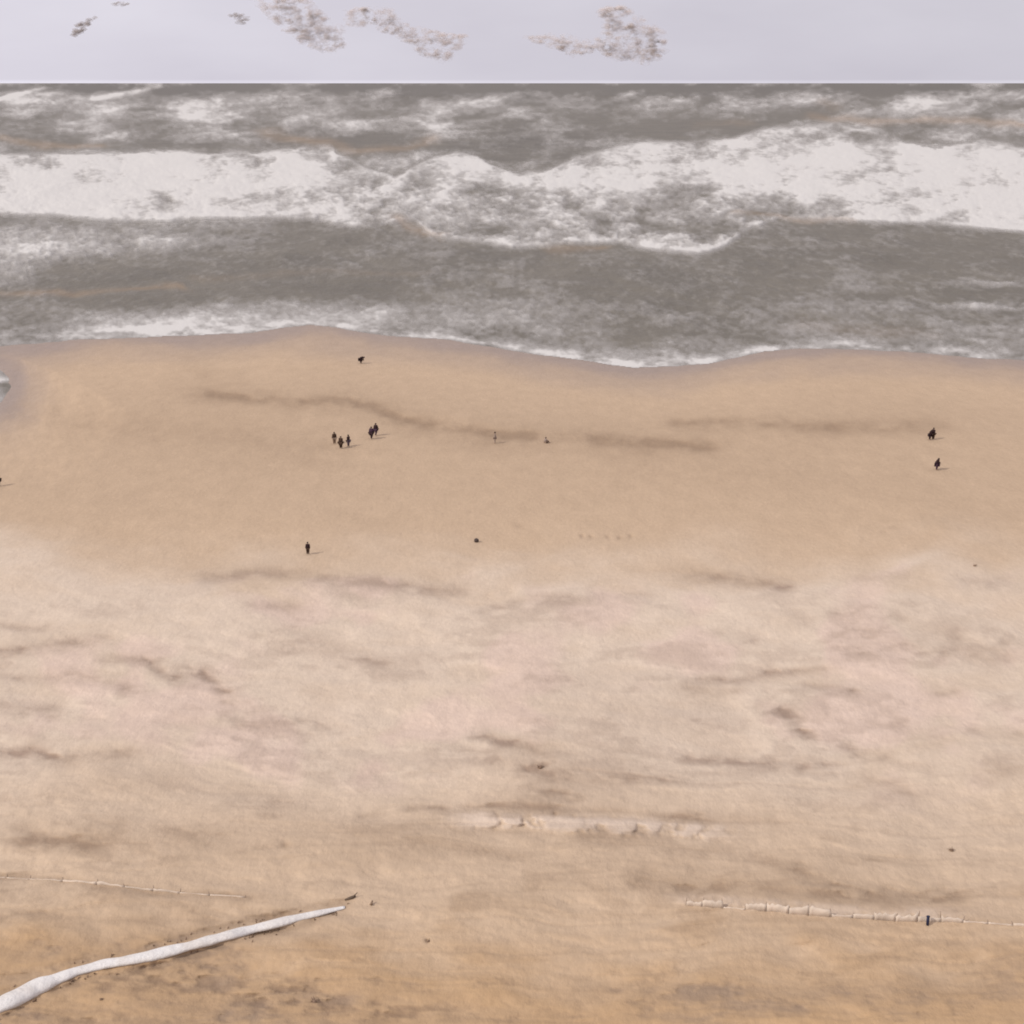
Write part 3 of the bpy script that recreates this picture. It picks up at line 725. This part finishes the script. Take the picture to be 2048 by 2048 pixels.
SIT = dict(pel=(0, 0, .07), spi=(0, -.01, .18), che=(0, .01, .29), nec=(0, .03, .37), hea=(0, .045, .415), mid=(0, .05, .465), cro=(0, .04, .505), lsh=(-.10, .01, .335), rsh=(.10, .01, .335), lel=(-.14, .09, .22), rel=(.14, .09, .22),
           lwr=(-.08, .19, .23), rwr=(.08, .19, .23), lha=(-.05, .22, .24), rha=(.05, .22, .24), lhi=(-.05, .03, .06), rhi=(.05, .03, .06), lkn=(-.08, .22, .22), rkn=(.08, .22, .22), lan=(-.07, .34, .04), ran=(.07, .34, .04), lto=(-.075, .43, .02), rto=(.075, .43, .02))
PAL = (0.26, 0.20, 0.165)
GR = "people on the beach"
person("person in dark coat stooping alone by the water's edge", 722, 727, 1.85, R(-90), BEND, INK, INK, GR, skirt=True, bulk=1.98)
person("leftmost person of the group of three, brown jacket, standing", 669, 888, 1.72, R(20), {}, BRN, TAN, GR, bulk=1.78)
person("middle person of the group of three, standing nearest, in dark brown", 682, 897, 1.74, R(160), {}, BRN, BRN, GR, bulk=1.85)
person("rightmost person of the group of three, dark top and pale plum trousers", 697, 893, 1.70, R(60), {}, INK, SLT, GR, bulk=1.52)
person("nearer person of the walking pair, plum dark clothes, mid stride", 743, 878, 1.80, R(-20), STRIDE, PLM, INK, GR, bulk=1.78)
person("farther person of the walking pair, dark jacket, mid stride", 752, 871, 1.82, R(-30), STRIDE, INK, PLM, GR, bulk=1.59)
person("thin person in pale clothes standing alone right of the walking pair", 990, 887, 1.68, R(90), {}, PAL, PAL, GR, bulk=1.29)
person("person in tan sitting on the sand beside the dark damp line", 1091, 886, 1.55, R(-60), SIT, PAL, TAN, GR, bulk=1.59)
person("person in dark clothes standing at right, left one of two close together", 1859, 880, 1.50, R(-90), LEAN, INK, INK, GR, bulk=1.71)
person("person in dark clothes standing at right, taller right one of two close together", 1866, 879, 1.72, R(-60), {}, INK, BRN, GR, bulk=1.59)
person("person in dark jacket bending forward alone below the right hand pair", 1873, 940, 1.70, R(-110), LEAN, INK, PLM, GR, bulk=1.98)
person("person in dark clothes standing alone at lower left of the beach", 616, 1109, 1.40, R(10), {}, INK, BRN, GR, bulk=1.52)
person("person cut off by the left edge of the picture, dark clothes", -2, 972, 1.70, R(-90), {}, INK, BRN, GR, bulk=1.71)

# ------------------------------------------------------------------ ragged low clouds
M_cloud, nt, b = new_mat("ragged_cloud")
b.inputs['Base Color'].default_value = (0.43, 0.36, 0.345, 1); b.inputs['Roughness'].default_value = 1.0; b.inputs['Specular IOR Level'].default_value = 0
c = n_ramp(nt, n_noise(nt, 0.035, 4), [(0.3, (0.68, 0.57, 0.50)), (0.7, (0.78, 0.68, 0.62))])
nt.links.new(c, b.inputs['Base Color'])
tr = nt.nodes.new("ShaderNodeBsdfTransparent"); mx = nt.nodes.new("ShaderNodeMixShader")
fac = n_ramp(nt, n_noise(nt, 0.028, 5, .62, (1, .08, 1.5)), [(0.36, (0.0, 0.0, 0.0)), (0.66, (0.115, .115, .115))])
out = nt.nodes["Material Output"]
nt.links.new(fac, mx.inputs[0]); nt.links.new(tr.outputs[0], mx.inputs[1]); nt.links.new(b.outputs[0], mx.inputs[2]); nt.links.new(mx.outputs[0], out.inputs['Surface'])
def inside(poly, x, y):
    c_ = False; j = len(poly) - 1
    for i in range(len(poly)):
        if (poly[i][1] > y) != (poly[j][1] > y) and x < (poly[j][0] - poly[i][0]) * (y - poly[i][1]) / (poly[j][1] - poly[i][1]) + poly[i][0]: c_ = not c_
        j = i
    return c_
CLOUD_D = 7000.0
def at_far(px, py, dist):
    dx, dy, dz = ray(px, py); t = dist / dy
    return Vector((float(dx * t), dist, float(CAM_H + dz * t)))
_bm = bmesh.new(); bmesh.ops.create_icosphere(_bm, subdivisions=1, radius=1.0)
ICO_V = np.array([v.co[:] for v in _bm.verts]); ICO_F = [tuple(v.index for v in f.verts) for f in _bm.faces]; _bm.free()
M_wisp = M_cloud.copy(); M_wisp.name = "dark_wisp"
for nd in M_wisp.node_tree.nodes:
    if nd.type == 'VALTORGB':
        e = nd.color_ramp.elements
        if e[0].color[0] < .01: e[0].position, e[1].position = .2, .5; e[1].color = (.18, .18, .18, 1)
        else: e[0].color = (.40, .35, .32, 1); e[1].color = (.52, .46, .43, 1)
def cloud(label, poly, n, rmin, rmax, thr, seed):
    rnd = random.Random(seed); rs = np.random.RandomState(seed)
    x0, x1 = min(p[0] for p in poly), max(p[0] for p in poly); y0, y1 = min(p[1] for p in poly), max(p[1] for p in poly)
    V, Fc = [], []; got = 0; tries = 0
    while got < n and tries < n * 40:
        tries += 1
        x, y = rnd.uniform(x0, x1), rnd.uniform(y0, y1)
        if not inside(poly, x, y): continue
        if fbm(np.array(x / 22.0), np.array(y / 13.0), 4, seed) < thr: continue
        r = rnd.uniform(rmin, rmax) * CLOUD_D / F
        c_ = at_far(x, y, CLOUD_D + rnd.uniform(-22, 22))
        v = ICO_V * (1 + .5 * (rs.rand(len(ICO_V), 1) - .5)) * np.array([1.5, 1.5, .75]) * r
        o_ = len(V); V += [tuple(q + np.array(c_)) for q in v]; Fc += [tuple(i + o_ for i in f) for f in ICO_F]; got += 1
    o = mesh_obj("cloud", V, Fc, M_wisp if seed < 34 else M_cloud)
    return tag(o, label, "cloud", "ragged low clouds")
cloud("small slanting brown cloud wisp at upper left of the sky", [(143, 70), (152, 50), (175, 38), (198, 33), (180, 45), (170, 60), (150, 72)], 70, 2.2, 4.5, .0, 31)
cloud("thin flat dark cloud streak at the top edge above the slanting wisp", [(222, 8), (240, 4), (260, 6), (250, 11), (230, 11)], 22, 1.8, 3.2, .0, 32)
cloud("tiny ragged cloud puff just left of the widest brown cloud", [(458, 30), (475, 25), (498, 32), (494, 44), (480, 50), (470, 40)], 40, 2.0, 4.0, .0, 33)
cloud("largest brown ragged cloud reaching down from the top edge", [(500, -6), (610, -6), (640, 25), (680, 50), (690, 95), (655, 106), (610, 90), (570, 60), (530, 22)], 520, 3.5, 8, .30, 34)
cloud("long ragged brown cloud slanting down right of the largest cloud", [(688, 22), (730, 12), (785, 18), (800, 44), (860, 62), (935, 72), (918, 100), (890, 125), (850, 112), (800, 74), (745, 55), (695, 50)], 480, 3.5, 7, .30, 35)
cloud("rightmost ragged brown cloud, dense at its right end", [(1048, 74), (1120, 68), (1180, 84), (1215, 60), (1195, 20), (1240, 10), (1285, 38), (1326, 62), (1330, 112), (1290, 128), (1235, 118), (1200, 104), (1150, 112), (1110, 96)], 620, 4, 8, .30, 36)
